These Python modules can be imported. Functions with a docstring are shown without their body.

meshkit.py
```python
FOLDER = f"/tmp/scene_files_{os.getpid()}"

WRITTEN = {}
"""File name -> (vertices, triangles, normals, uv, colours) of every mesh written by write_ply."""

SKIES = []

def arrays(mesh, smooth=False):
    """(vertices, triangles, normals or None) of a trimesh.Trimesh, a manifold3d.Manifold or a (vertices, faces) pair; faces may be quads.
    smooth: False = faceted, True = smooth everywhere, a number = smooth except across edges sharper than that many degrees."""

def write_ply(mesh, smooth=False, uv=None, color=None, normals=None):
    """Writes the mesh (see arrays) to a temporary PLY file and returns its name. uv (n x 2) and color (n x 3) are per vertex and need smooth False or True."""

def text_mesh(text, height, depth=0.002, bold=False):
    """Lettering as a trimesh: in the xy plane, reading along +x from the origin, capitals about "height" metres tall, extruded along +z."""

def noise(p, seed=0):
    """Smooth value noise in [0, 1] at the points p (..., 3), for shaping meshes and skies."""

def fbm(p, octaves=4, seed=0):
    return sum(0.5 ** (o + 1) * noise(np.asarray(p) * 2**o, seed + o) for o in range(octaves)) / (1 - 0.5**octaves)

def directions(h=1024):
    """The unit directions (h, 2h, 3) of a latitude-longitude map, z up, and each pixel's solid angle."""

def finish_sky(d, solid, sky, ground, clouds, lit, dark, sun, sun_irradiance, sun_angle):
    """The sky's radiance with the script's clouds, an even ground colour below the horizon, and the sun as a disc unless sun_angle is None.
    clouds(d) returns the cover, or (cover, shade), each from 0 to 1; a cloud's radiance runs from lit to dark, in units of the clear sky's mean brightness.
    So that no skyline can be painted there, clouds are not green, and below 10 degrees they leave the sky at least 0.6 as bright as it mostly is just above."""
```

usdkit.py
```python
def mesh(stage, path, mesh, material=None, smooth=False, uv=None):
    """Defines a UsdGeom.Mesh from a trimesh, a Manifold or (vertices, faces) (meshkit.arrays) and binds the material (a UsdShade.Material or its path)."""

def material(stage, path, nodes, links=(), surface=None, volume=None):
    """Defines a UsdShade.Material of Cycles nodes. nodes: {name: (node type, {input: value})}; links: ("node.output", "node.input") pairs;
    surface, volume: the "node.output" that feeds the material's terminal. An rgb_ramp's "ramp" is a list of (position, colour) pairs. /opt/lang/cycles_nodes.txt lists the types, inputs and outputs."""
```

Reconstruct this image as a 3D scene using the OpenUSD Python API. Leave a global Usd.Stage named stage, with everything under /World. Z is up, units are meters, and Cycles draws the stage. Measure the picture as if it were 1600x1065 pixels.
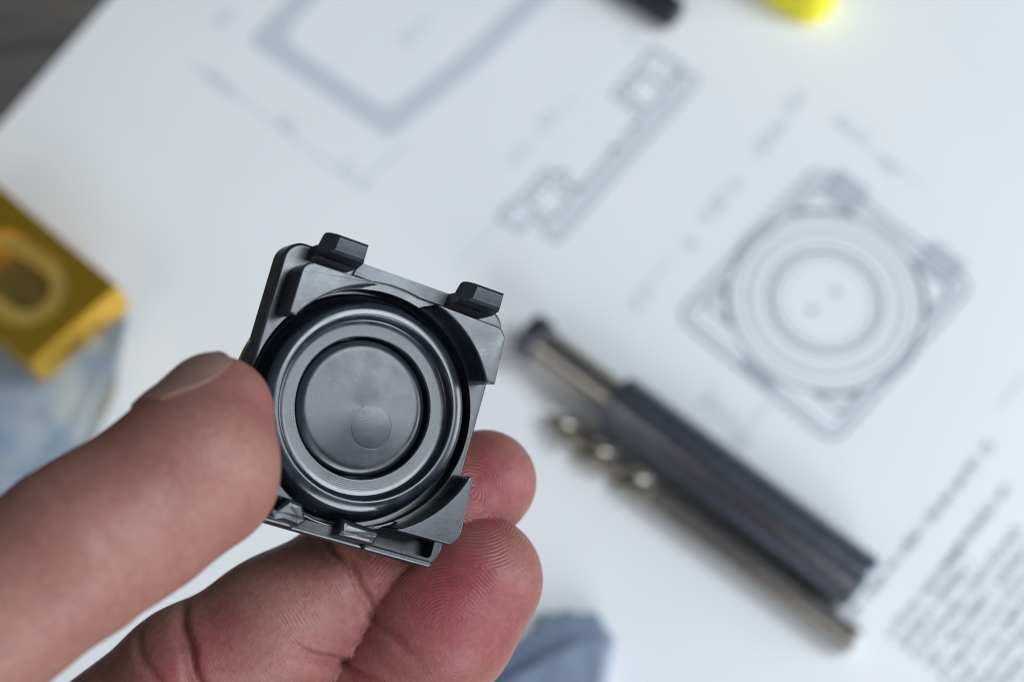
import math, random
import numpy as np, trimesh, manifold3d as m3, usdkit, meshkit
from shapely.geometry import Polygon, LineString, Point, box as sbox
from shapely import affinity
from shapely.ops import unary_union
from pxr import Usd, UsdGeom, UsdLux, UsdShade, Gf, Sdf, Vt

stage = Usd.Stage.CreateInMemory()
UsdGeom.SetStageUpAxis(stage, 'Z'); UsdGeom.SetStageMetersPerUnit(stage, 1.0)
UsdGeom.Xform.Define(stage, '/World'); UsdGeom.Scope.Define(stage, '/World/Looks')
rng = np.random.default_rng(7)

# ------------------------------------------------------------------ camera, light, exposure
FOCAL, TILT, DIST = 60.0, math.radians(22), 0.39
EYE = np.array([0, -DIST * math.sin(TILT), DIST * math.cos(TILT)])
RT, UP, BK = np.array([1., 0, 0]), np.array([0, math.cos(TILT), math.sin(TILT)]), np.array([0, -math.sin(TILT), math.cos(TILT)])
cam = UsdGeom.Camera.Define(stage, '/World/camera')
M = np.eye(4); M[0, :3], M[1, :3], M[2, :3], M[3, :3] = RT, UP, BK, EYE
cam.AddTransformOp().Set(Gf.Matrix4d(*M.ravel().tolist()))
cam.CreateFocalLengthAttr(FOCAL); cam.CreateHorizontalApertureAttr(36.0); cam.CreateVerticalApertureAttr(36.0 * 681 / 1024)
cam.CreateClippingRangeAttr((0.01, 100.0))
cam.CreateFStopAttr(14.5); cam.CreateFocusDistanceAttr(0.1995)
cam.CreateExposureAttr(0.0)

def aim(prim, pos, to):
    pos, to = np.array(pos, float), np.array(to, float)
    z = pos - to; z /= np.linalg.norm(z)
    x = np.cross([0, 0, 1.0], z)
    x = np.array([1.0, 0, 0]) if np.linalg.norm(x) < 1e-6 else x / np.linalg.norm(x)
    y = np.cross(z, x)
    m = np.eye(4); m[0, :3], m[1, :3], m[2, :3], m[3, :3] = x, y, z, pos
    prim.AddTransformOp().Set(Gf.Matrix4d(*m.ravel().tolist()))
def rect(name, pos, to, w, h, power, col):
    l = UsdLux.RectLight.Define(stage, '/World/' + name)
    l.CreateWidthAttr(w); l.CreateHeightAttr(h); l.CreateIntensityAttr(power); l.CreateColorAttr(Gf.Vec3f(*col)); l.CreateNormalizeAttr(False)
    aim(l, pos, to); return l
rect('window_light', (0.82, -0.07, 1.07), (0, 0, 0.15), 0.58, 0.58, 10.8, (0.85, 0.93, 1.0))
rect('right_window_light', (1.05, -0.13, 0.27), (0, 0, 0.18), 0.46, 0.42, 8.0, (0.88, 0.94, 1.0))
rect('front_window_light', (0.43, -0.95, 0.46), (-.02, 0, 0.18), 0.60, 0.44, 9.0, (0.88, 0.94, 1.0))
rect('added_fill_light', (-0.75, -0.85, 1.15), (0, 0, 0), 0.8, 0.6, 2.0, (1.0, 0.95, 0.89))  # unseen fill added at the left front, for a highlight along the tools
dome = UsdLux.DomeLight.Define(stage, '/World/room_light')
dome.CreateIntensityAttr(1.0)
UsdShade.MaterialBindingAPI.Apply(dome.GetPrim()).Bind(usdkit.material(stage, '/World/Looks/room_air', {'b': ('background_shader', {'color': (0.80, 0.88, 1.0), 'strength': 0.12})}, surface='b.background'))

# ------------------------------------------------------------------ helpers (millimetres in, metres out)
FPX = FOCAL / 36 * 1600
def ray(x, y): return RT * (x - 800) / FPX + UP * (532.5 - y) / FPX - BK
def P(x, y, d): return (EYE + d * 1e-3 * ray(x, y)) * 1e3                # point at depth d (mm)
def T(x, y, z=0.0):                                                     # point on the plane z (mm)
    r = ray(x, y); return (EYE + r * ((z * 1e-3 - EYE[2]) / r[2])) * 1e3
def T2(x, y, z=0.0): return tuple(T(x, y, z)[:2])
_used = {}
def path_for(parent, name):
    base = (parent.GetPath().pathString if parent else '/World') + '/'
    k = _used.get(base + name, -1) + 1; _used[base + name] = k
    return base + (name if k == 0 else f'{name}_{k:03d}')
def tag(prim, label=None, cat=None, group=None, kind=None):
    for k, v in (('label', label), ('category', cat), ('group', group), ('kind', kind)):
        if v: prim.SetCustomDataByKey(k, v)
    return prim
ORIGIN = {}
def thing(name, loc, label=None, cat=None, group=None, kind=None, axes=None):
    x = UsdGeom.Xform.Define(stage, path_for(None, name))
    A = np.eye(3) if axes is None else np.array(axes)                   # rows u, v, w
    m = np.eye(4); m[:3, :3] = A; m[3, :3] = np.array(loc) * 1e-3
    x.AddTransformOp().Set(Gf.Matrix4d(*m.ravel().tolist()))
    p = x.GetPrim(); ORIGIN[p.GetPath().pathString] = (np.array(loc, float), A)
    return tag(p, label, cat, group, kind)
def V(mesh):
    if hasattr(mesh, 'to_mesh'):
        q = mesh.to_mesh(); return np.array(q.vert_properties[:, :3], float), np.array(q.tri_verts)
    if isinstance(mesh, trimesh.Trimesh): return np.array(mesh.vertices), np.array(mesh.faces)
    return np.array(mesh[0], float), np.array(mesh[1])
def obj(name, mesh, mat, parent=None, smooth=30, world=False, normals=None, primvars=None):
    """One mesh; mesh in mm, in the parent's own frame (world=True: in world mm)."""
    v, f = V(mesh)
    if world and parent:
        key = '/'.join(parent.GetPath().pathString.split('/')[:3]); o, A = ORIGIN[key]
        v = (v - o) @ A.T
        if normals is not None: normals = normals @ A.T
    p = path_for(parent, name)
    if normals is not None or primvars is not None:
        g = usdkit.mesh(stage, p, (v * 1e-3, f), mat, smooth=False)
        if normals is not None:
            g.CreateNormalsAttr(Vt.Vec3fArray.FromNumpy(normals.astype(np.float32))); g.SetNormalsInterpolation('vertex')
        for k, a in (primvars or {}).items():
            UsdGeom.PrimvarsAPI(g).CreatePrimvar(k, Sdf.ValueTypeNames.FloatArray, 'vertex').Set(Vt.FloatArray.FromNumpy(np.asarray(a, np.float32)))
    else:
        g = usdkit.mesh(stage, p, trimesh.Trimesh(v * 1e-3, f, process=True), mat, smooth=smooth)
    return g.GetPrim()
def extrude(poly, h, z=0.0):
    parts = [trimesh.creation.extrude_polygon(g, h) for g in (poly.geoms if hasattr(poly, 'geoms') else [poly]) if g.area > 1e-6]
    m = trimesh.util.concatenate(parts); m.apply_translation([0, 0, z]); return m
def man(poly, h, z=0.0):
    cs = []
    for g in (poly.geoms if hasattr(poly, 'geoms') else [poly]):
        cs.append(np.array(g.exterior.coords)[:-1])
        cs += [np.array(i.coords)[:-1] for i in g.interiors]
    return m3.CrossSection(cs, m3.FillRule.EvenOdd).extrude(h).translate([0, 0, z])
def rounded(poly, r): return poly.buffer(-r, quad_segs=12).buffer(r, quad_segs=12)
def chamfered(poly, h, z, c=0.15):
    """Prism with a small rounded top edge: stacked hull-free layers."""
    m = man(poly, h - c, z)
    n = 3
    for i in range(n):
        a0, a1 = i / n * math.pi / 2, (i + 1) / n * math.pi / 2
        p = poly.buffer(-c * (1 - math.cos(a1)) if i < n else 0)
        m = m + man(p, c * math.sin(a1), z + h - c)
    return m
def bevel_prism(poly, h, z, c=0.2, n=3):
    """Smooth top bevel by lofting inward offsets of a convex-ish polygon (same vertex count)."""
    pts = np.array(poly.exterior.coords)[:-1]
    if Polygon(pts).exterior.is_ccw is False: pts = pts[::-1]
    d0 = np.roll(pts, -1, 0) - pts; d0 /= np.linalg.norm(d0, axis=1, keepdims=True) + 1e-12
    nrm = np.stack([-d0[:, 1], d0[:, 0]], 1); nn = nrm + np.roll(nrm, 1, 0); nn /= np.maximum((nn * nn).sum(1, keepdims=True), .6) / 2
    rings = [np.c_[pts, np.full(len(pts), z)], np.c_[pts, np.full(len(pts), z + h - c)]]
    for i in range(1, n + 1):
        a = i / n * math.pi / 2
        rings.append(np.c_[pts + nn * c * (1 - math.cos(a)), np.full(len(pts), z + h - c + c * math.sin(a))])
    k = len(pts); v = np.vstack(rings); f = []
    for r in range(len(rings) - 1):
        for i in range(k):
            j = (i + 1) % k; a, b = r * k, (r + 1) * k
            f += [[a + i, a + j, b + j], [a + i, b + j, b + i]]
    top = trimesh.creation.triangulate_polygon(Polygon(rings[-1][:, :2]), engine='earcut') if False else None
    capv, capf = trimesh.creation.triangulate_polygon(Polygon(rings[-1][:, :2])), None
    tv, tf = capv
    off = len(v); v = np.vstack([v, np.c_[tv, np.full(len(tv), z + h)]]); f = f + (np.array(tf) + off).tolist()
    tv, tf = trimesh.creation.triangulate_polygon(Polygon(pts)); off = len(v)
    v = np.vstack([v, np.c_[tv, np.full(len(tv), z)]]); f = f + (np.array(tf)[:, ::-1] + off).tolist()
    m = trimesh.Trimesh(v, np.array(f), process=True); m.fix_normals(); return m
def revolve(prof, seg=160):
    m = trimesh.creation.revolve(np.array(prof, float), sections=seg); return m
def tilt_mesh(m, a, b, mm=True):
    """Move a mesh built along +x (from the origin) to run from point a toward b."""
    a, b = np.array(a, float), np.array(b, float); x = (b - a) / np.linalg.norm(b - a); z = np.array([0, 0, 1.0]); y = np.cross(z, x); y /= np.linalg.norm(y); z = np.cross(x, y)
    v, f = V(m); return (v @ np.array([x, y, z]) + a, f)

def mat(name, nodes, links=(), surface=None, **k): return usdkit.material(stage, '/World/Looks/' + name, nodes, links, surface=surface, **k)

# ------------------------------------------------------------------ materials
L = {}
L['paper'] = mat('white_paper', {'g': ('geometry', {}), 'n': ('noise_texture', {'scale': 900, 'detail': 4}), 'b': ('bump', {'strength': .12, 'distance': .0002}),
    'n2': ('noise_texture', {'scale': 12, 'detail': 2}), 'r': ('rgb_ramp', {'ramp': [(.3, (.78, .79, .80)), (.7, (.82, .825, .83))]}),
    'p': ('principled_bsdf', {'roughness': .65})},
    [('g.position', 'n.vector'), ('g.position', 'n2.vector'), ('n.fac', 'b.height'), ('b.normal', 'p.normal'), ('n2.fac', 'r.fac'), ('r.color', 'p.base_color')], 'p.BSDF')
def ink(name, c): return mat(name, {'p': ('principled_bsdf', {'base_color': c, 'roughness': .7})}, (), 'p.BSDF')
L['ink'] = ink('dark_ink', (.12, .14, .17)); L['ink_grey'] = ink('grey_ink', (.56, .60, .65)); L['ink_pale'] = ink('pale_ink', (.71, .74, .77)); L['ink_mid'] = ink('mid_ink', (.34, .37, .42))
L['wood'] = mat('grey_wood', {'g': ('geometry', {}), 'm': ('mapping', {'rotation': (0, 0, math.radians(-32)), 'scale': (14, 160, 14)}), 'n': ('noise_texture', {'scale': 1.0, 'detail': 5, 'distortion': .6}),
    'r': ('rgb_ramp', {'ramp': [(.3, (.055, .05, .048)), (.5, (.09, .082, .077)), (.7, (.13, .115, .10))]}), 'b': ('bump', {'strength': .3, 'distance': .0004}), 'p': ('principled_bsdf', {'roughness': .55})},
    [('g.position', 'm.vector'), ('m.vector', 'n.vector'), ('n.fac', 'r.fac'), ('r.color', 'p.base_color'), ('n.fac', 'b.height'), ('b.normal', 'p.normal')], 'p.BSDF')

# the machined plastic: turned tool marks follow circles about the part's own axis
O = P(575, 637, 197.0)
_vd = EYE * 1e3 - O; _vd /= np.linalg.norm(_vd)
_e1 = RT - _vd * (RT @ _vd); _e1 /= np.linalg.norm(_e1); _e2 = np.cross(_vd, _e1)
_a = math.radians(20)
AW = _vd * math.cos(_a) + _e1 * math.sin(_a); AW /= np.linalg.norm(AW)
_k = _e1 * .945 - _e2 * .30
AU = _k - _vd * ((_k @ AW) / (_vd @ AW)); AU /= np.linalg.norm(AU); AV = np.cross(AW, AU)
AXES = np.array([AU, AV, AW])
def LOC(x, y, w=0.0):
    r = ray(x, y); o = O + AW * w; e = EYE * 1e3
    q = e + r * (((o - e) @ AW) / (r @ AW)) - O
    return q @ AU, q @ AV
def plastic(name, kind, base=(.010, .013, .019), rough=.27, aniso=0.0):
    c = O * 1e-3
    nodes = {'g': ('geometry', {}), 'sub': ('vector_math', {'math_type': 'subtract', 'vector2': tuple(c)}), 'len': ('vector_math', {'math_type': 'length'}),
             'tan': ('vector_math', {'math_type': 'cross_product', 'vector1': tuple(AW)}),
             'n': ('noise_texture', {'scale': 260, 'detail': 4, 'roughness': .6}), 'nf': ('noise_texture', {'scale': 2600, 'detail': 3}),
             'rr': ('map_range', {'from_min': .3, 'from_max': .7, 'to_min': rough - .05, 'to_max': rough + .10}),
             'cr': ('rgb_ramp', {'ramp': [(.35, base), (.7, tuple(min(1, x * 1.8) for x in base))]}),
             'p': ('principled_bsdf', {'ior': 1.68, 'specular_ior_level': .5, 'anisotropic': aniso}),
             'vo': ('voronoi_texture', {'scale': 420}), 'vr': ('map_range', {'from_min': .07, 'from_max': .03, 'to_min': 0, 'to_max': .16, 'clamp': True}), 'du': ('mix', {'color2': (.42, .44, .47)}),
             'b': ('bump', {'strength': .25, 'distance': .00003})}
    links = [('g.position', 'sub.vector1'), ('sub.vector', 'len.vector1'), ('g.position', 'n.vector'), ('n.fac', 'rr.value'), ('rr.result', 'p.roughness'), ('n.fac', 'cr.fac'), ('cr.color', 'du.color1'), ('g.position', 'vo.vector'), ('vo.distance', 'vr.value'), ('vr.result', 'du.fac'), ('du.color', 'p.base_color'), ('b.normal', 'p.normal')]
    if kind == 'turned':
        nodes['mul'] = ('math', {'math_type': 'multiply', 'value2': 2 * math.pi / .00022}); nodes['sin'] = ('math', {'math_type': 'sine'})
        nodes['amp'] = ('math', {'math_type': 'multiply', 'value2': .07}); nodes['ad'] = ('math', {'math_type': 'add'})
        links += [('sub.vector', 'tan.vector2'), ('tan.vector', 'p.tangent'), ('len.value', 'mul.value1'), ('mul.value', 'sin.value1'), ('sin.value', 'amp.value1'), ('amp.value', 'ad.value1'), ('g.position', 'nf.vector'), ('nf.fac', 'nfa.value1'), ('nfa.value', 'ad.value2'), ('ad.value', 'b.height')]; nodes['nfa'] = ('math', {'math_type': 'multiply', 'value2': .12})
    elif kind == 'milled':
        nodes['m'] = ('mapping', {'rotation': (0, 0, .35), 'scale': (300, 1500, 300)}); nodes['n3'] = ('noise_texture', {'scale': 1.0, 'detail': 5, 'distortion': 1.2})
        nodes['b'] = ('bump', {'strength': .7, 'distance': .00012})
        links += [('g.position', 'm.vector'), ('m.vector', 'n3.vector'), ('n3.fac', 'b.height')]
    else:
        links += [('g.position', 'nf.vector'), ('nf.fac', 'b.height')]
    return mat(name, nodes, links, 'p.BSDF')
L['plastic'] = plastic('dark_plastic', 'plain')
L['turned'] = plastic('turned_dark_plastic', 'turned', aniso=.15, rough=.20)
L['turned_face'] = plastic('turned_dish_plastic', 'turned', aniso=.75, rough=.30)
L['milled'] = plastic('milled_dark_plastic', 'milled', base=(.13, .14, .155), rough=.50)

def metal(name, col, rough, scale=(700, 700, 700), bump=.02):
    return mat(name, {'g': ('geometry', {}), 'm': ('mapping', {'scale': scale}), 'n': ('noise_texture', {'scale': 1.0, 'detail': 4}), 'rr': ('map_range', {'from_min': .3, 'from_max': .7, 'to_min': rough - .04, 'to_max': rough + .06}),
        'b': ('bump', {'strength': bump, 'distance': .00002}), 'p': ('principled_bsdf', {'base_color': col, 'metallic': 1.0})},
        [('g.position', 'm.vector'), ('m.vector', 'n.vector'), ('n.fac', 'rr.value'), ('rr.result', 'p.roughness'), ('n.fac', 'b.height'), ('b.normal', 'p.normal')], 'p.BSDF')
L['steel'] = metal('bare_steel', (.40, .37, .32), .25); L['dark_steel'] = metal('coated_dark_steel', (.21, .225, .265), .29); L['carbide'] = metal('grey_carbide', (.42, .40, .375), .27)
L['gold'] = metal('gold_anodised', (.98, .57, .055), .28, (1500, 1500, 1500), .1); 
L['gold_dark'] = metal('dark_bronze_floor', (.42, .30, .09), .42); L['gold_rough'] = metal('rough_pale_gold', (.92, .64, .16), .50)  # pocket floor toned darker, its ledge paler and rougher than the block
L['yellow'] = mat('bright_yellow_plastic', {'p': ('principled_bsdf', {'base_color': (.86, .76, .0), 'roughness': .35})}, (), 'p.BSDF')
L['black'] = mat('black_blue_plastic', {'p': ('principled_bsdf', {'base_color': (.012, .016, .024), 'roughness': .4})}, (), 'p.BSDF')
def blue(name, c0, c1, rough, tw, sc):
    return mat(name, {'g': ('geometry', {}), 'n': ('noise_texture', {'scale': sc, 'detail': 4, 'distortion': 1.2}), 'b': ('bump', {'strength': .9, 'distance': .002}), 'r': ('rgb_ramp', {'ramp': [(.36, c1), (.56, c0)]}),
        'p': ('principled_bsdf', {'roughness': rough, 'transmission_weight': tw, 'ior': 1.45})},
        [('g.position', 'n.vector'), ('n.fac', 'b.height'), ('b.normal', 'p.normal'), ('n.fac', 'r.fac'), ('r.color', 'p.base_color')], 'p.BSDF')
L['blue_clear'] = blue('pale_blue_clear_plastic', (.90, .96, .99), (.42, .60, .85), .06, .92, 90)
L['blue_milky'] = blue('milky_blue_plastic', (.48, .58, .73), (.40, .51, .69), .26, .6, 45)

# ------------------------------------------------------------------ setting: table and paper
tb = bevel_prism(sbox(-420, -380, 420, 420), 24, -24.6, 1.0)
tag(obj('table_top', tb, L['wood']), 'grey brown wooden table top under the white sheet', 'table', kind='structure')
# sheet: its far-left edge runs through two points of the picture, the corner lies out of the frame
e0, e1 = np.array(T2(0, 195)), np.array(T2(170, 0)); ed = (e1 - e0) / np.linalg.norm(e1 - e0); en = np.array([ed[1], -ed[0]])
sheet = Polygon([tuple(e0 - ed * 150), tuple(e0 + ed * 270), tuple(e0 + ed * 270 + en * 297), tuple(e0 - ed * 150 + en * 297)])
PAPER = thing('paper_sheet', (*e0, 0), 'white paper sheet printed with grey technical drawings, lying under everything', 'paper')
obj('sheet', bevel_prism(sheet, .25, -.25, .05, 1), L['paper'], PAPER, world=True)
ZI = .02
def strip_mesh(poly, z=ZI): return extrude(poly, .02, z)
def stroke(pts, w, closed=False):
    if closed: pts = list(pts) + [pts[0]]
    return LineString(pts).buffer(w / 2, cap_style=2, join_style=1, quad_segs=3)
def ring(c, r, w): return Point(c).buffer(r + w / 2, quad_segs=32).difference(Point(c).buffer(r - w / 2, quad_segs=32))
def frame2(c, ang):
    ca, sa = math.cos(ang), math.sin(ang)
    return lambda p: affinity.affine_transform(p, [ca, -sa, sa, ca, c[0], c[1]])
# front view of the part, turned on the sheet
pc = np.array(T2(1290, 470)); ang = math.atan2(-.67, .74); place = frame2(pc, ang)
S = 1.6
lines = []
outer = rounded(sbox(-14.6 * S, -16.6 * S, 14.6 * S, 16.6 * S), 4.0)
outer = unary_union([outer, Point(0, 0).buffer(14.9 * S)])
lines.append(('ink_pale', outer.difference(outer.buffer(-2.6))))
lines.append(('ink_mid', outer.buffer(-2.4).difference(outer.buffer(-2.9))))
lines.append(('ink', outer.difference(outer.buffer(-.5))))
for r, w, k in ((14.1, .5, 'ink'), (13.0, .3, 'ink_mid'), (11.5, .4, 'ink_mid'), (10.4, .4, 'ink_mid'), (8.2, .6, 'ink'), (7.3, .5, 'ink_mid'), (6.0, .3, 'ink_grey')): lines.append((k, ring((0, 0), r * S, w)))
blk = sbox(-12.4 * S, -12.4 * S, 12.4 * S, 13.6 * S).difference(Point(0, 0).buffer(14.4 * S))
for g in blk.geoms: lines.append(('ink', g.difference(g.buffer(-.5))))
for x in (-8.75, 8.75):
    h = sbox((x - 2.6) * S, 14.2 * S, (x + 2.6) * S, 17.8 * S); lines.append(('ink_mid', h.difference(h.buffer(-.6)))); lines.append(('ink_grey', h.buffer(1.0)))
lines.append(('ink_mid', sbox(-3 * S, -16 * S, 3 * S, -14.5 * S)))
for p in ((.3, 2.1), (-.5, -2.5)): lines.append(('ink_mid', Point(p[0] * S, p[1] * S).buffer(.9)))
levels = {'ink_pale': 0, 'ink_grey': 1, 'ink_mid': 2, 'ink': 3}
def put(name, items, tf):
    for k in ('ink_pale', 'ink_grey', 'ink_mid', 'ink'):
        ps = [tf(p) for kk, p in items if kk == k]
        if ps: obj(name, strip_mesh(unary_union(ps), ZI + levels[k] * .03), L[k], PAPER, smooth=False, world=True)
put('front_view_drawing', lines, place)
# big frame outline at the top left
fp = [T2(*p) for p in ((560, -90), (412, 62), (608, 196), (738, 92), (905, -70))]
big = stroke(fp, 6.0).buffer(5, quad_segs=12).buffer(-5, quad_segs=12); ol = big.difference(big.buffer(-.5))
put('frame_drawing', [('ink_grey', big)], lambda p: p)
# section profile in the middle
q0, q1 = np.array(T2(858, 372)), np.array(T2(1082, 118)); qd = (q1 - q0) / np.linalg.norm(q1 - q0); place = frame2(q0, math.atan2(qd[1], qd[0])); Ls = float(np.linalg.norm(q1 - q0))
bar = sbox(0, -2.4, Ls, 2.4)
def loop(x, w, h): return sbox(x, 1.5, x + w, h).difference(sbox(x + 2.7, 2.6, x + w - 2.9, h - 2.8))
prof = unary_union([bar, loop(1.5, 12.5, 12), loop(Ls - 17, 12.5, 12), sbox(-3.5, 6, 2.5, 13.0), sbox(Ls - 4.5, 3, Ls + .5, 12.5), sbox(11, 6, 16, 9)])
put('section_drawing', [('ink_pale', prof), ('ink', prof.difference(prof.buffer(-.45))), ('ink_mid', unary_union([stroke([(x, -2.2), (x + 3.5, 2.2)], .15) for x in np.arange(1, Ls - 5, 2.2)])), ('ink', unary_union([Point(14.5, 2.4).buffer(.8), Point(Ls / 2, 2.4).buffer(.8), Point(Ls * .64, 2.4).buffer(.7)]))], place)
# dimension figures and thin dimension lines (out of focus in the photograph)
def letters(txt, at, h, direction):
    m = meshkit.text_mesh(txt, h, .02); v, f = V(m); v[:, :2] -= v[:, :2].mean(0)
    a = math.atan2(direction[1], direction[0]); R = np.array([[math.cos(a), math.sin(a)], [-math.sin(a), math.cos(a)]])
    v[:, :2] = v[:, :2] @ R + np.array(at); v[:, 2] = v[:, 2] - v[:, 2].min() + ZI + .12; return v, f
dir_u = np.array([.74, -.67]); dir_v = np.array([.67, .74])
def cat(ms):
    v, f, n = [], [], 0
    for a, b in ms: v.append(a); f.append(np.asarray(b) + n); n += len(a)
    return np.vstack(v), np.vstack(f)
figs = [((345, 130), '28.5', dir_u), ((350, 30), '34', dir_v), ((452, 198), 'R3', dir_u), ((555, 278), '31.8', dir_u), ((645, 52), '25.4', dir_v), ((855, 185), '12', dir_v), ((815, 240), '4.5', dir_v), ((1205, 215), '32.0', dir_v), ((1238, 160), '0.1', dir_v),
        ((1335, 205), '14.5', dir_u), ((1395, 262), 'R2', dir_u), ((1142, 297), '17.6', dir_v), ((1113, 332), '9.0', dir_v), ((1080, 382), '8', dir_v), ((1003, 468), '2.5', dir_v), ((1125, 640), '28.0', dir_u), ((985, 60), '2', dir_v), ((1160, 690), '15', dir_u)]
for p, t, d in figs: tag(obj('dimension_figure', letters(t, T2(*p), 3.2, d), L['ink_grey'], PAPER, smooth=False, world=True), kind='stuff')
dl = [((720, 412), (800, 325)), ((1090, 640), (1122, 595)), ((1150, 690), (1205, 625)), ((980, 480), (1045, 410)), ((300, 100), (560, 290)), ((560, 290), (640, 225)), ((1180, 250), (1260, 150)), ((1300, 190), (1440, 290)), ((1560, 640), (1600, 585)), ((1570, 1065), (1600, 1030)), ((840, 215), (900, 150))]
for a, b in dl: obj('dimension_line', strip_mesh(stroke([T2(*a), T2(*b)], .3), ZI + .11), L['ink_grey'], PAPER, smooth=False, world=True)
# paragraphs of small print at the lower right: rows of letter-sized strokes, too blurred to be read
def text_row(a, b, h=1.75):
    a, b = np.array(T2(*a)), np.array(T2(*b)); d = (b - a) / np.linalg.norm(b - a); n = np.array([-d[1], d[0]]); out = []; x = 0; Lr = np.linalg.norm(b - a); word = rng.integers(3, 9)
    while x < Lr:
        w = h * rng.uniform(.45, .75); hh = h * (1.0 if rng.random() < .35 else .72); o = a + d * x
        k = rng.integers(0, 4); q = lambda s, t: tuple(o + d * (s * w) + n * (t * hh))
        t_ = h * .15
        if k == 0: out.append(stroke([q(0, 0), q(0, 1), q(1, 1), q(1, 0)], t_))
        elif k == 1: out.append(stroke([q(0, 0), q(0, 1), q(1, .6), q(0, .4), q(1, 0)], t_))
        elif k == 2: out.append(stroke([q(0, 0), q(1, 0), q(1, 1), q(0, 1), q(0, 0)], t_))
        else: out.append(stroke([q(.5, 0), q(.5, 1)], t_)); out.append(stroke([q(.1, 1), q(.9, 1)], t_))
        x += w + h * .28; word -= 1
        if word == 0: x += h * .55; word = rng.integers(2, 9)
    return out
rows = [((1335, 965), (1548, 702)), ((1480, 890), (1578, 765))]
for i in range(9):
    s = np.array([1395, 995]) + np.array([.80, .66]) * 25.5 * i
    ln = (190, 165, 260, 300, 320, 320, 320, 320, 320)[i]
    rows.append((tuple(s), tuple(s + np.array([.63, -.776]) * ln)))
glyphs = []
for a, b in rows: glyphs += text_row(a, b)
tag(obj('small_print', strip_mesh(unary_union(glyphs), ZI + .12), L['ink'], PAPER, smooth=False, world=True), kind='stuff')

# ------------------------------------------------------------------ the held part
PART = thing('machined_part', O, 'dark grey machined plastic part with round stepped boss, held between thumb and fingers', 'machined part', axes=AXES)
hw = 14.3
plate_poly = rounded(Polygon([(-14.2, -15.8), (14.6, -15.8), (14.6, 16.2), (-14.2, 16.2)]), 2.4)
pl = bevel_prism(plate_poly, 3.6, -5.8, .45, 4)
pl = m3.Manifold(m3.Mesh(pl.vertices.astype(np.float32), pl.faces.astype(np.uint32)))
for q in (sbox(-9.5, -14.2, 1.0, -11.5), sbox(5.6, -14.6, 13.4, -11.5)): pl = pl - man(rounded(q, .5), 4, -4.9)
pl = pl - m3.Manifold.cylinder(4, 13.85, 13.85, 160).translate([0, 0, -5.3])
obj('base_plate', pl, L['plastic'], PART, smooth=35)
flange = [(0, -7.6), (13.2, -7.6), (14.3, -7.0), (14.75, -5.6), (14.8, -3.2), (14.55, -2.0), (14.3, -1.9), (13.9, -2.1), (13.8, -2.5)]
def arc(cx, cy, r, a0, a1, n): return [(cx + r * math.cos(math.radians(a)), cy + r * math.sin(math.radians(a))) for a in np.linspace(a0, a1, n)]
def roll(r0, r1, w0, a1=32, n=8):
    rs = np.linspace(r0, r1, n + 1); w_ = w0; out = [(r0, w0)]
    for i in range(n):
        w_ -= (rs[i + 1] - rs[i]) * math.tan(math.radians(a1 * (i + .5) / n)); out.append((rs[i + 1], w_))
    return out
rb = roll(10.95, 12.05, -.25)
rw = rb[-1][1]
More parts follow.
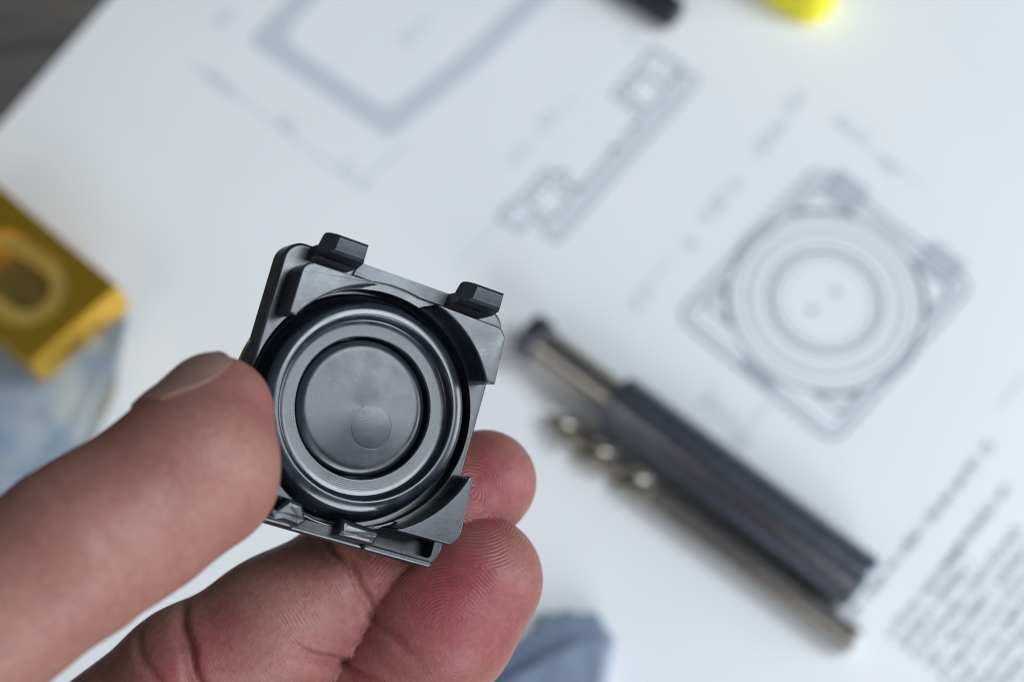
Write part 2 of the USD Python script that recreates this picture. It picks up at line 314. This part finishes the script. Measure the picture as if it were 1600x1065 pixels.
boss = [(8.15, -3.9), (8.25, -2.0)] + arc(8.45, -1.75, .2, 180, 90, 5) + [(9.6, -1.54), (10.1, -1.50), (10.35, -1.36), (10.5, -1.0), (10.6, -.6)] + arc(10.85, -.5, .25, 170, 95, 5) + rb + [(12.2, rw - .25), (12.3, rw - .6), (12.42, -2.4), (12.55, -2.6), (12.62, -2.9), (12.9, -3.9), (13.05, -4.0), (13.2, -4.2), (13.5, -5.0), (13.75, -5.0), (13.8, -3.2)] + arc(14.1, -3.0, .3, 170, 30, 6) + [(14.5, -3.3), (14.75, -4.2), (14.75, -6.2), (14.2, -7.0), (13.0, -7.5), (8.15, -7.5)]
obj('round_boss', revolve(boss + [boss[0]], 192), L['turned'], PART, smooth=40)
rd = roll(6.7, 7.85, -2.12, 34)
dish = [(0, -2.02), (1.0, -2.02), (2.0, -2.025), (4.0, -2.06), (6.3, -2.105)] + rd + [(7.97, rd[-1][1] - .2), (8.03, rd[-1][1] - .6), (8.05, -7.4), (0, -7.4)]
btn = obj('centre_button', revolve(dish, 160), L['turned_face'], PART, smooth=25)
sp = LOC(577, 667, -2.8)
spot = revolve([(0, -1.98), (2.45, -2.015), (2.6, -2.08), (2.65, -3.2), (0, -3.2)], 72); spot.apply_translation([sp[0], sp[1], 0])
obj('tool_mark', spot, L['turned_face'], btn, smooth=25)
# four corner blocks, cut by the round pocket
cyl = Point(0, 0).buffer(14.1, quad_segs=40)
bb = rounded(Polygon([(-13.0, -12.6), (14.4, -12.6), (13.15, 13.6), (-13.0, 13.6)]), 1.6).difference(cyl).difference(sbox(10, -4.3, 20, 6.9)).difference(sbox(-20, -6.5, -10, 7.2))
for g in sorted(bb.geoms, key=lambda g: (round(g.centroid.x), g.centroid.y)):
    g2 = g.simplify(.01)
    obj('corner_block', bevel_prism(g2, 5.6, -2.9, .22, 3), L['plastic'], PART, smooth=35)
# snap hooks on the upper edge: a leaning wedge with a chamfered lip
for x in (-8.75, 8.9):
    sec = [(14.5, -3.4), (14.75, 1.0), (15.25, 2.9), (15.7, 3.35), (17.05, 3.5), (17.4, 3.2), (17.45, 2.4), (17.2, 1.2), (16.1, .3), (16.0, -3.4)]
    sec = Polygon(sec).buffer(-.1).buffer(.1, quad_segs=3)
    h = man(sec, 5.0); q_ = h.to_mesh(); v = np.array(q_.vert_properties[:, :3])
    w = m3.Manifold(m3.Mesh(np.c_[v[:, 2] - 2.5, v[:, 0], v[:, 1]].astype(np.float32), np.array(q_.tri_verts)))
    for nx, nz, px, pz in ((.75, -.66, -1.2, 3.5), (-.707, -.707, 2.2, 3.5), (-.9, -.3, 2.45, 3.5)): w = w.trim_by_plane((nx, 0, nz), nx * px + nz * pz)
    w = w.translate([x, 0, 0])
    obj('snap_hook', w, L['plastic'], PART, smooth=35)
# lower edge: middle rib, ledge and its ridge
mid = rounded(Polygon([(.6, -15.1), (5.4, -15.1), (5.9, -13.2), (.9, -12.9)]), .4)
obj('edge_rib', bevel_prism(mid, 2.6, -2.9, .8, 4), L['plastic'], PART, smooth=35)
mid = rounded(Polygon([(-8.2, -15.0), (-4.0, -15.3), (-3.2, -14.4), (-4.2, -12.6), (-6.0, -12.4)]), .3)
obj('edge_rib', bevel_prism(mid, 2.9, -2.9, .9, 3), L['plastic'], PART, smooth=20)
lg = rounded(Polygon([(4.6, -15.7), (13.6, -15.7), (13.2, -14.9), (4.4, -14.9)]), .3)
obj('edge_ridge', bevel_prism(lg, 1.6, -2.9, .3, 3), L['plastic'], PART, smooth=35)
lf = rounded(Polygon([(-12.5, -15.7), (-4.0, -15.7), (-5.2, -14.1), (-12.5, -14.6)]), .3)
obj('edge_ridge', bevel_prism(lf, 1.9, -2.9, .5, 3), L['plastic'], PART, smooth=35)
tr = Polygon([(-5.6, 14.5), (6.2, 14.5), (6.6, 16.1), (-5.2, 16.1)]).difference(Point(0, 0).buffer(14.85, quad_segs=40))
obj('edge_strip', extrude(tr, 1.3, -2.9), L['milled'], PART, smooth=35)

# ------------------------------------------------------------------ tools on the sheet
def tool(name, a, b, r, label, cat_):
    za = np.array([*T2(*a, r), r]); zb = np.array([*T2(*b, r), r])
    return za, zb, float(np.linalg.norm(zb - za)), thing(name, (*((za + zb)[:2] / 2), 0), label, cat_)
za, zb, Ln, MILL = tool('milling_cutter', (822, 521), (1350, 914), 6.7, 'thick dark steel milling cutter with a narrower neck and flared tip beside the drill bit', 'milling cutter')
def along(prof, a, b, seg=72): m = revolve(prof, seg); v, f = V(m); return tilt_mesh((np.c_[v[:, 2], v[:, 0], v[:, 1]], f), a, b)
obj('shank', along([(0, Ln), (5.9, Ln), (6.5, Ln - .7), (6.6, Ln - 1.6), (6.6, 26.0), (6.1, 25.0), (4.4, 24.6), (0, 24.6)], za, zb), L['dark_steel'], MILL, world=True)
obj('neck', along([(0, 24.7), (4.55, 24.7), (4.5, 24), (4.4, 4.6), (4.5, 4.0), (0, 4.0)], za, zb), L['carbide'], MILL, world=True)
gear = []
for i in range(72):
    t = i / 72 * 2 * math.pi; rr = 5.6 if (i % 12) < 8 else 4.5; gear.append((rr * math.cos(t), rr * math.sin(t)))
hd = m3.CrossSection([np.array(gear)]).extrude(4.2, 6, 20.0); v, f = V(hd)
obj('cutting_head', tilt_mesh((np.c_[v[:, 2], v[:, 0], v[:, 1]], f), za, zb), L['dark_steel'], MILL, world=True)
dr = 3.4
za, zb, Ln, DRILL = tool('drill_bit', (845, 644), (1337, 1004), dr, 'thin twist drill bit with shiny flutes lying beside the thick milling cutter', 'drill bit')
fl = Point(0, 0).buffer(dr, quad_segs=24).difference(Point(dr * .98, 0).buffer(dr * .72)).difference(Point(-dr * .98, 0).buffer(dr * .72))
cs = m3.CrossSection([np.array(fl.exterior.coords)[:-1]], m3.FillRule.EvenOdd)
FLn = 30.0
body = cs.extrude(FLn, 160, -520.0)
cone = m3.CrossSection([np.array([(0, 0), (dr * 1.02, dr * 2.4), (dr * 1.02, FLn + 1), (0, FLn + 1)])], m3.FillRule.EvenOdd).revolve(48)
body = body ^ cone
v, f = V(body)
obj('flutes', tilt_mesh((np.c_[v[:, 2], v[:, 0], v[:, 1]], f), za, zb), L['steel'], DRILL, world=True, smooth=35)
obj('shank', along([(0, Ln), (dr * .8, Ln), (dr - .05, Ln - .8), (dr - .05, FLn + 1.5), (dr * .7, FLn - .5), (0, FLn - .5)], za, zb), L['carbide'], DRILL, world=True)
# black rod at the top edge of the frame
ra, rb = np.array([*T2(1060, 26, 4.2), 4.2]), np.array([*T2(700, -200, 4.2), 4.2]); Ln = float(np.linalg.norm(rb - ra))
ROD = thing('black_rod', (*ra[:2], 0), 'black rounded pen end at the top edge of the sheet', 'pen')
obj('barrel', along([(0, 1.2), (3.9, 1.2), (4.2, 3), (4.2, Ln), (0, Ln)], ra, rb), L['black'], ROD, world=True)
obj('end_cap', along([(0, 0), (2.4, 0), (3.3, .4), (3.6, 1.25), (0, 1.25)], ra, rb), L['black'], ROD, world=True)
# yellow plastic case at the top right
yc = np.array(T2(1282, 20, 14)); yy = [np.array(T2(*p, 14)) for p in ((1282, 0), (1332, -46), (1262, -150), (1176, -70))]
YEL = thing('yellow_case', (*yc, 0), 'bright yellow plastic case corner at the top right edge', 'case')
yp = rounded(Polygon([tuple(p) for p in yy]), 5)
obj('body', bevel_prism(yp, 14, 0.1, 3.0, 6), L['yellow'], YEL, world=True)
obj('lid', bevel_prism(yp.buffer(-2.2), 1.6, 14.0, .8, 3), L['yellow'], YEL, world=True)

# clear blue offcuts
def slab(poly2, h, z, amp, seed, mtl, parent, name, res=1.2, c=1.2):
    m = bevel_prism(poly2, h, z, c, 3)
    v, f = trimesh.remesh.subdivide_to_size(m.vertices, m.faces, res * 2.2)
    mm = trimesh.Trimesh(v, f, process=True)
    n = meshkit.noise(mm.vertices * .16 + seed) if True else 0
    n = np.asarray(n).reshape(-1)
    vv = mm.vertices + mm.vertex_normals * (n * amp)[:, None]
    vv[:, 2] = np.maximum(vv[:, 2], z)
    return obj(name, (vv, mm.faces), mtl, parent, smooth=50, world=True)
bl = [T2(*p, 5) for p in ((-210, 520), (20, 430), (192, 478), (178, 560), (160, 620), (138, 668), (60, 760), (-90, 800), (-230, 740))]
BLA = thing('blue_offcut', (*np.mean(bl, 0), 0), 'pale blue clear plastic chunk with rippled surface under the gold block', 'plastic block')
slab(rounded(Polygon(bl), 3), 7.5, .15, 1.8, 3.1, L['blue_clear'], BLA, 'chunk')
for k in range(14):
    c = np.array(T2(rng.uniform(-40, 140), rng.uniform(600, 690), 7)); 
b2 = [T2(*p, 4) for p in ((842, 990), (880, 958), (932, 962), (961, 1000), (946, 1075), (900, 1210), (700, 1250), (690, 1120))]
BLB = thing('blue_offcut', (*np.mean(b2, 0), 0), 'milky blue clear plastic piece with a chipped edge below the fingertips', 'plastic block')
slab(rounded(Polygon([T2(*p, 0) for p in ((838, 985), (852, 958), (872, 966), (884, 955), (905, 962), (932, 960), (946, 985), (960, 1002), (946, 1075), (905, 1210), (700, 1250), (690, 1110))]), .6), 2.5, .15, .2, 9.0, L['blue_milky'], BLB, 'base_slab', c=.6)
slab(rounded(Polygon([T2(*p, 8) for p in ((862, 1020), (935, 988), (954, 1004), (940, 1075), (895, 1200), (715, 1235), (710, 1110))]), 1.0), 6.0, 2.6, .25, 5.0, L['blue_milky'], BLB, 'raised_face', c=.8)
# gold block
gz, gh = 8.2, 12.0
gp = [np.array(T2(*p, gz + gh)) for p in ((186, 446), (46, 570), (-190, 380), (-60, 240))]
GOLD = thing('gold_block', (*np.mean(gp, 0), gz), 'shiny gold metal block with a round pocket milled into its top, on the blue chunk', 'metal block')
gpoly = Polygon([tuple(p) for p in gp])
if not gpoly.exterior.is_ccw: gpoly = Polygon(list(gpoly.exterior.coords)[::-1])
gm = bevel_prism(gpoly, gh, gz, .9, 2); gm = m3.Manifold(m3.Mesh(gm.vertices.astype(np.float32), gm.faces.astype(np.uint32)))
pk = rounded(Polygon([T2(*p, gz + gh) for p in ((128, 432), (52, 540), (-150, 385), (-70, 292))]), 9)
pk = Polygon(np.array(pk.simplify(.05).exterior.coords)[:-1][::-1]) if not pk.exterior.is_ccw else pk
gm = gm - man(pk, 8, gz + gh - 1.2) - man(pk.buffer(-4.2), 12, gz + gh - 4.0)
obj('body', gm, L['gold'], GOLD, world=True, smooth=30)
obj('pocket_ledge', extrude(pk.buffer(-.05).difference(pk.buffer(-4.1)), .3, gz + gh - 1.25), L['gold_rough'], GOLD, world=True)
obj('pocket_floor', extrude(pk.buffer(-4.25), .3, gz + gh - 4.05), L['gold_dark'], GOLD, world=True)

# ------------------------------------------------------------------ the hand (one continuous skin)
def J(x, y, d, r): return (P(x, y, d), r)
thumb = [J(338, 644, 180, 6.03), J(305, 735, 178, 8.16), J(215, 800, 174, 8.25), J(130, 852, 170, 8.4), J(-180, 1085, 164, 9.2), J(-420, 1430, 190, 12)]
index = [J(757, 752, 216.5, 6.6), J(700, 790, 215.5, 7.6), J(575, 888, 213.5, 8.0), J(436, 982, 210.5, 8.8), J(300, 1064, 209.5, 9.0), J(100, 1215, 214, 9.3), J(-110, 1350, 222, 10.6)]
middle = [J(746, 905, 211, 8.1), J(690, 975, 210.5, 8.8), J(607, 1083, 213, 8.3), J(525, 1220, 214, 8.9), J(440, 1370, 216, 9.2), J(260, 1480, 221, 9.6), J(60, 1580, 226, 10.8)]
ring_ = [J(720, 1190, 222, 7.4), J(680, 1250, 224, 8.0), J(640, 1345, 230, 8.0), J(560, 1500, 236, 8.8), J(400, 1640, 234, 9.2), J(210, 1780, 232, 10.5)]
pinky = [J(700, 1480, 228, 6.4), J(660, 1560, 232, 7.0), J(560, 1720, 238, 7.6), J(340, 1960, 238, 9.6)]
wrist = J(-420, 1960, 236, 22)
def cone_d(p, a, ra, b, rb):
    ab = b - a; t = np.clip(((p - a) @ ab) / (ab @ ab), 0, 1)
    return np.linalg.norm(p - a - t[:, None] * ab, axis=1) - (ra + (rb - ra) * t)
def smin(a, b, k):
    h = np.maximum(k - np.abs(a - b), 0) / k; return np.minimum(a, b) - h * h * k * .25
def chain(p, c, k=2.5):
    d = cone_d(p, c[0][0], c[0][1], c[1][0], c[1][1])
    for i in range(1, len(c) - 1): d = smin(d, cone_d(p, c[i][0], c[i][1], c[i + 1][0], c[i + 1][1]), k)
    return d
creases = []
def crease(c, i, x, y, d, A, s, skew=0.0):
    s = max(s, .7)
    """A flexion fold across finger c at joint i, through the pixel (x, y)."""
    ax = c[i - 1][0] - c[i + 1][0]; ax = ax / np.linalg.norm(ax)
    side = np.cross(ax, BK); side /= np.linalg.norm(side)
    n = ax + side * skew; creases.append((P(x, y, d), n / np.linalg.norm(n), A, s, side))
crease(index, 2, 548, 897, 206, 1.0, .55); crease(index, 2, 530, 905, 206, .35, .35, .1)
crease(index, 4, 296, 1036, 201, 1.3, .8, .1); crease(index, 4, 250, 1060, 201, .5, .5, -.1)
crease(middle, 2, 588, 1062, 205, .9, .55, -.15); crease(middle, 2, 570, 1085, 205, .4, .4, .1)
crease(thumb, 3, 150, 845, 166, .35, 1.2)
def fold(p):
    e = np.zeros(len(p))
    for c, n, A, s, side in creases:
        q = p - c; r = np.linalg.norm(q, axis=1)
        wob = .5 * np.sin((q @ side) * .35 + c[0]) + .12 * np.sin((q @ side) * 1.3)
        h = q @ n + wob
        e += A * np.exp(-(h / s) ** 2) * np.clip(1.25 - r / 12.0, 0, 1) * np.clip((q @ BK + 10) / 6, 0, 1)
    return e
def sdf(p, detail=True):
    d = chain(p, thumb)
    pad = np.linalg.norm(p - P(305, 720, 175.5), axis=1) - 7.6
    d = smin(d, pad, 3)
    for c in (index, middle, ring_, pinky): d = smin(d, chain(p, c), .2)
    # palm: metacarpals fanned from the wrist
    m = None
    for c in (index, middle, ring_, pinky):
        q = cone_d(p, c[-1][0], c[-1][1], wrist[0] + (c[-1][0] - wrist[0]) * .12, wrist[1] * .8)
        m = q if m is None else smin(m, q, 9)
    m = smin(m, cone_d(p, thumb[-1][0], 14, wrist[0], 20), 9)
    m = smin(m, cone_d(p, thumb[-2][0] * .4 + thumb[-1][0] * .6, 9, index[-1][0] * .6 + wrist[0] * .4, 9), 10)
    m = smin(m, cone_d(p, wrist[0], 21, wrist[0] + np.array([-38, -40, 6]), 24), 8)
    d = smin(d, m, 7)
    if detail: d = d + fold(p)
    return d
def surface_nets(fn, lo, hi, h):
    n = np.ceil((hi - lo) / h).astype(int) + 1
    ax = [lo[i] + h * np.arange(n[i]) for i in range(3)]
    g = np.empty(n, np.float32)
    # coarse pass first: skip blocks far from the skin
    cs_ = 6
    for i0 in range(0, n[0], cs_):
        X, Y, Z = np.meshgrid(ax[0][i0:i0 + cs_], ax[1], ax[2], indexing='ij')
        sub = [slice(None, None, cs_)] * 3
        g[i0:i0 + cs_] = 1.0
        pts = np.stack([X, Y, Z], -1)
        mid_i = X.shape[0] // 2
        cj, ck = np.arange(0, n[1], cs_), np.arange(0, n[2], cs_)
        cc = np.stack(np.meshgrid(ax[0][i0] + h * (cs_ - 1) / 2 * np.ones(1), lo[1] + h * (cj + (cs_ - 1) / 2), lo[2] + h * (ck + (cs_ - 1) / 2), indexing='ij'), -1)[0]
        dc = fn(cc.reshape(-1, 3)).reshape(len(cj), len(ck)); near = np.abs(dc) < h * cs_ * .9 + 2.0
        big = np.repeat(np.repeat(dc, cs_, 0), cs_, 1)[:n[1], :n[2]]; msk = np.repeat(np.repeat(near, cs_, 0), cs_, 1)[:n[1], :n[2]]
        blk_ = np.broadcast_to(big, X.shape).copy()
        mk = np.broadcast_to(msk, X.shape)
        if mk.any(): blk_[mk] = fn(pts[mk])
        g[i0:i0 + cs_] = blk_
    s = g < 0
    nc = n - 1
    corner = [(i, j, k) for i in (0, 1) for j in (0, 1) for k in (0, 1)]
    cnt = np.zeros(nc, np.int8)
    for i, j, k in corner: cnt += s[i:i + nc[0], j:j + nc[1], k:k + nc[2]]
    act = np.argwhere((cnt > 0) & (cnt < 8)); idx = -np.ones(nc, np.int64); idx[tuple(act.T)] = np.arange(len(act))
    acc, num = np.zeros((len(act), 3)), np.zeros(len(act))
    for a in range(8):
        for b in range(a + 1, 8):
            ca, cb = np.array(corner[a]), np.array(corner[b])
            if np.abs(ca - cb).sum() != 1: continue
            ga, gb = g[tuple((act + ca).T)], g[tuple((act + cb).T)]
            m = (ga < 0) != (gb < 0); t = ga / np.where(ga - gb == 0, 1, ga - gb)
            acc[m] += ca + t[m, None] * (cb - ca); num[m] += 1
    v = lo + h * (act + acc / num[:, None]); F = []
    for d in range(3):
        e = [0, 0, 0]; e[d] = 1; o1, o2 = [(1, 2), (2, 0), (0, 1)][d]
        sl = [slice(0, n[i] - 1 if i == d else n[i]) for i in range(3)]; s0 = s[tuple(sl)]
        sl2 = [slice(1, n[i]) if i == d else slice(0, n[i]) for i in range(3)]; s1 = s[tuple(sl2)]
        E_ = np.argwhere(s0 != s1); E_ = E_[(E_[:, o1] > 0) & (E_[:, o2] > 0) & (E_[:, o1] < nc[o1]) & (E_[:, o2] < nc[o2])]
        sg = s0[tuple(E_.T)]
        def cell(a, b):
            q = E_.copy(); q[:, o1] -= a; q[:, o2] -= b; return idx[tuple(q.T)]
        Q = np.stack([cell(1, 1), cell(0, 1), cell(0, 0), cell(1, 0)], 1); Q[~sg] = Q[~sg][:, ::-1]; F.append(Q)
    return v, np.vstack(F)
def grad(fn, p, e=.12):
    g = np.stack([fn(p + np.eye(3)[i] * e) - fn(p - np.eye(3)[i] * e) for i in range(3)], 1); return g / (np.linalg.norm(g, axis=1, keepdims=True) + 1e-9)
allj = np.array([j[0] for c in (thumb, index, middle, ring_, pinky) for j in c] + [wrist[0] + np.array([-38, -40, 6])])
lo, hi = allj.min(0) - 28, allj.max(0) + 28
hv, hf = surface_nets(sdf, lo, hi, .65)
for _ in range(2): gn = grad(sdf, hv); hv = hv - gn * sdf(hv)[:, None]
hn = grad(sdf, hv, .2)
hf = np.vstack([hf[:, [0, 1, 2]], hf[:, [0, 2, 3]]])
# what belongs to the skin itself: ridge spacing of the finger prints (mm), where they run, and redder flesh
def mm_dist(p, c): return np.linalg.norm(p - c, axis=1)
tips = [(P(738, 772, 209), P(752, 765, 209), 10, .62), (P(700, 1000, 202), P(720, 855, 204), 8, .30), (P(370, 740, 175), P(370, 740, 175), 7, .25)]
ridge = np.zeros(len(hv)); amp = np.full(len(hv), .0); best = np.full(len(hv), 1e9)
warp = meshkit.fbm(hv * .11).reshape(-1) * 2.2 + meshkit.noise(hv * .5 + 3).reshape(-1) * .20
for c, ca, R_, A in tips:
    q = hv - c; d_ = np.linalg.norm(q * np.array([1, .85, .6]), axis=1)
    m = d_ < best; best[m] = d_[m]
    ridge[m] = (d_ + warp)[m]; amp[m] = A * np.clip(1.5 - mm_dist(hv, ca)[m] / R_, 0, 1)
axi = index[4][0] - index[2][0]; axi /= np.linalg.norm(axi)
far = amp < .02; ridge[far] = ((hv - index[2][0]) @ axi)[far] + 1.2 * warp[far]
amp = np.maximum(amp, .4 * np.exp(-(mm_dist(hv, P(610, 890, 206)) / 5) ** 2))
amp = np.maximum(amp, .07 + .2 * np.exp(-(mm_dist(hv, P(480, 910, 202)) / 6) ** 2))
blush = np.zeros(len(hv))
for c, R_, A in ((P(720, 940, 203), 9, 1.0), (P(690, 985, 203), 8, .8), (P(765, 760, 209), 9, .75), (P(390, 660, 180), 6, .6), (P(330, 840, 178), 9, .2), (P(620, 900, 205), 7, .55), (P(500, 935, 202), 7, .3), (P(300, 1040, 201), 7, .6), (P(540, 1040, 204), 8, .5), (P(225, 730, 172), 7, .2), (P(780, 880, 205), 7, .4)):
    blush = np.maximum(blush, A * np.exp(-(mm_dist(hv, c) / R_) ** 2))
L['skin'] = mat('skin', {'g': ('geometry', {}), 'a1': ('attribute', {'attribute': 'ridge'}), 'a2': ('attribute', {'attribute': 'ridgeamp'}), 'a3': ('attribute', {'attribute': 'blush'}),
    'mul': ('math', {'math_type': 'multiply', 'value2': 2 * math.pi / .40}), 'sin': ('math', {'math_type': 'sine'}), 'ra': ('math', {'math_type': 'multiply'}),
    'nb': ('noise_texture', {'scale': 380, 'detail': 4}), 'nbr': ('map_range', {'from_min': .38, 'from_max': .6, 'to_min': .15, 'to_max': 1.5}), 'am': ('math', {'math_type': 'multiply'}),
    'v': ('voronoi_texture', {'scale': 1500, 'feature': 'distance_to_edge', 'dimensions': '3D'}), 'va': ('math', {'math_type': 'multiply', 'value2': 1.0}),
    'n': ('noise_texture', {'scale': 420, 'detail': 6, 'roughness': .65}), 'na': ('math', {'math_type': 'multiply', 'value2': 1.6}), 's1': ('math', {'math_type': 'add'}), 's2': ('math', {'math_type': 'add'}),
    'b': ('bump', {'strength': .46, 'distance': .00010}),
    'n2': ('noise_texture', {'scale': 170, 'detail': 4, 'roughness': .6}), 'bl': ('math', {'math_type': 'multiply_add', 'value2': .9, 'value3': -.45}), 'bs': ('math', {'math_type': 'add', 'use_clamp': True}), 
    'n4': ('noise_texture', {'scale': 1300, 'detail': 3}), 'mr': ('map_range', {'from_min': .3, 'from_max': .75, 'to_min': .88, 'to_max': 1.12}),
    'r': ('rgb_ramp', {'ramp': [(0, (.28, .134, .103)), (.35, (.268, .100, .086)), (.7, (.255, .072, .070)), (1, (.235, .045, .050))]}),
    'mx': ('mix', {'mix_type': 'multiply', 'fac': 1.0}), 'rr': ('map_range', {'from_min': .3, 'from_max': .7, 'to_min': .40, 'to_max': .56}),
    'p': ('principled_bsdf', {'subsurface_weight': .22, 'subsurface_scale': .0016, 'subsurface_radius': (1.0, .35, .2), 'ior': 1.42, 'specular_ior_level': .45})},
    [('a1.fac', 'mul.value1'), ('mul.value', 'sin.value1'), ('sin.value', 'ra.value1'), ('a2.fac', 'am.value1'), ('g.position', 'nb.vector'), ('nb.fac', 'nbr.value'), ('nbr.result', 'am.value2'), ('am.value', 'ra.value2'), ('g.position', 'v.vector'), ('g.position', 'n.vector'), ('n.fac', 'na.value1'), ('na.value', 's1.value1'), ('ra.value', 's1.value2'),
     ('v.distance', 'va.value1'), ('va.value', 's2.value1'), ('s1.value', 's2.value2'), ('s2.value', 'b.height'), ('b.normal', 'p.normal'),
     ('g.position', 'n2.vector'), ('n2.fac', 'bl.value1'), ('bl.value', 'bs.value1'), ('a3.fac', 'bs.value2'), ('bs.value', 'r.fac'), ('r.color', 'mx.color1'), ('g.position', 'n4.vector'), ('n4.fac', 'mr.value'), ('mr.result', 'mx.color2'), ('mx.color', 'p.base_color'),
     ('n.fac', 'rr.value'), ('rr.result', 'p.roughness')], 'p.BSDF')
L['nail'] = mat('finger_nail', {'p': ('principled_bsdf', {'base_color': (.275, .155, .128), 'roughness': .36, 'ior': 1.5, 'subsurface_weight': .15, 'subsurface_scale': .001})}, (), 'p.BSDF')
HAND = thing('hand', wrist[0], 'left hand reaching in from the lower left, pinching the dark part between thumb and fingers', 'hand')
amp_full = amp
obj('skin', (hv, hf), L['skin'], HAND, world=True, normals=hn, primvars={'ridge': ridge, 'ridgeamp': amp_full, 'blush': blush})
def nail(center, normal, axis, w, l):
    n = np.array(normal, float); n /= np.linalg.norm(n); a = np.array(axis, float); a -= n * (a @ n); a /= np.linalg.norm(a); s = np.cross(n, a)
    N = 22; g = np.linspace(-1, 1, N); A_, B_ = np.meshgrid(g, g, indexing='ij')
    q = .28; x = A_ * np.sqrt(1 - q * B_ ** 2); y = B_ * np.sqrt(1 - q * A_ ** 2)
    p = center[None] - n * 0
    for _ in range(6): p = p - grad(lambda z: sdf(z, False), p, .4) * sdf(p, False)[:, None]
    p = p + n * .6 + (x * l / 2).ravel()[:, None] * a + (y * w / 2).ravel()[:, None] * s - n * (y.ravel() ** 2 * w * .22)[:, None]
    for _ in range(12): p = p - grad(lambda z: sdf(z, False), p, .4) * sdf(p, False)[:, None]
    gn = grad(lambda z: sdf(z, False), p, .4)
    edge = np.maximum(np.abs(A_), np.abs(B_)).ravel()
    top = p + gn * (.42 - .5 * np.clip(edge - .8, 0, 1) ** 1)[:, None]; top[(A_.ravel() > .9)] += gn[(A_.ravel() > .9)] * .12; bot = p - gn * .5
    idx = np.arange(N * N).reshape(N, N); f = []
    for i in range(N - 1):
        for j in range(N - 1): f += [[idx[i, j], idx[i + 1, j], idx[i + 1, j + 1]], [idx[i, j], idx[i + 1, j + 1], idx[i, j + 1]]]
    f = np.array(f); rim = np.r_[idx[0, :-1], idx[:-1, -1], idx[-1, :0:-1], idx[:0:-1, 0]]; nr = np.roll(rim, -1); o = N * N
    side = np.vstack([np.stack([rim, rim + o, nr], 1), np.stack([nr, rim + o, nr + o], 1)])
    m = trimesh.Trimesh(np.vstack([top, bot]), np.vstack([f, f[:, ::-1] + o, side]), process=False); m.fix_normals(); return m
tax = thumb[0][0] - thumb[2][0]
obj('thumb_nail', nail(P(292, 592, 178.5), -RT * .58 + UP * .78 + BK * .12, tax, 11.6, 12.2), L['nail'], HAND, world=True, smooth=60)
obj('index_nail', nail(P(735, 770, 217), -BK, index[0][0] - index[2][0], 10, 11), L['nail'], HAND, world=True, smooth=60)
obj('middle_nail', nail(P(735, 920, 213), -BK, middle[0][0] - middle[2][0], 11, 12), L['nail'], HAND, world=True, smooth=60)
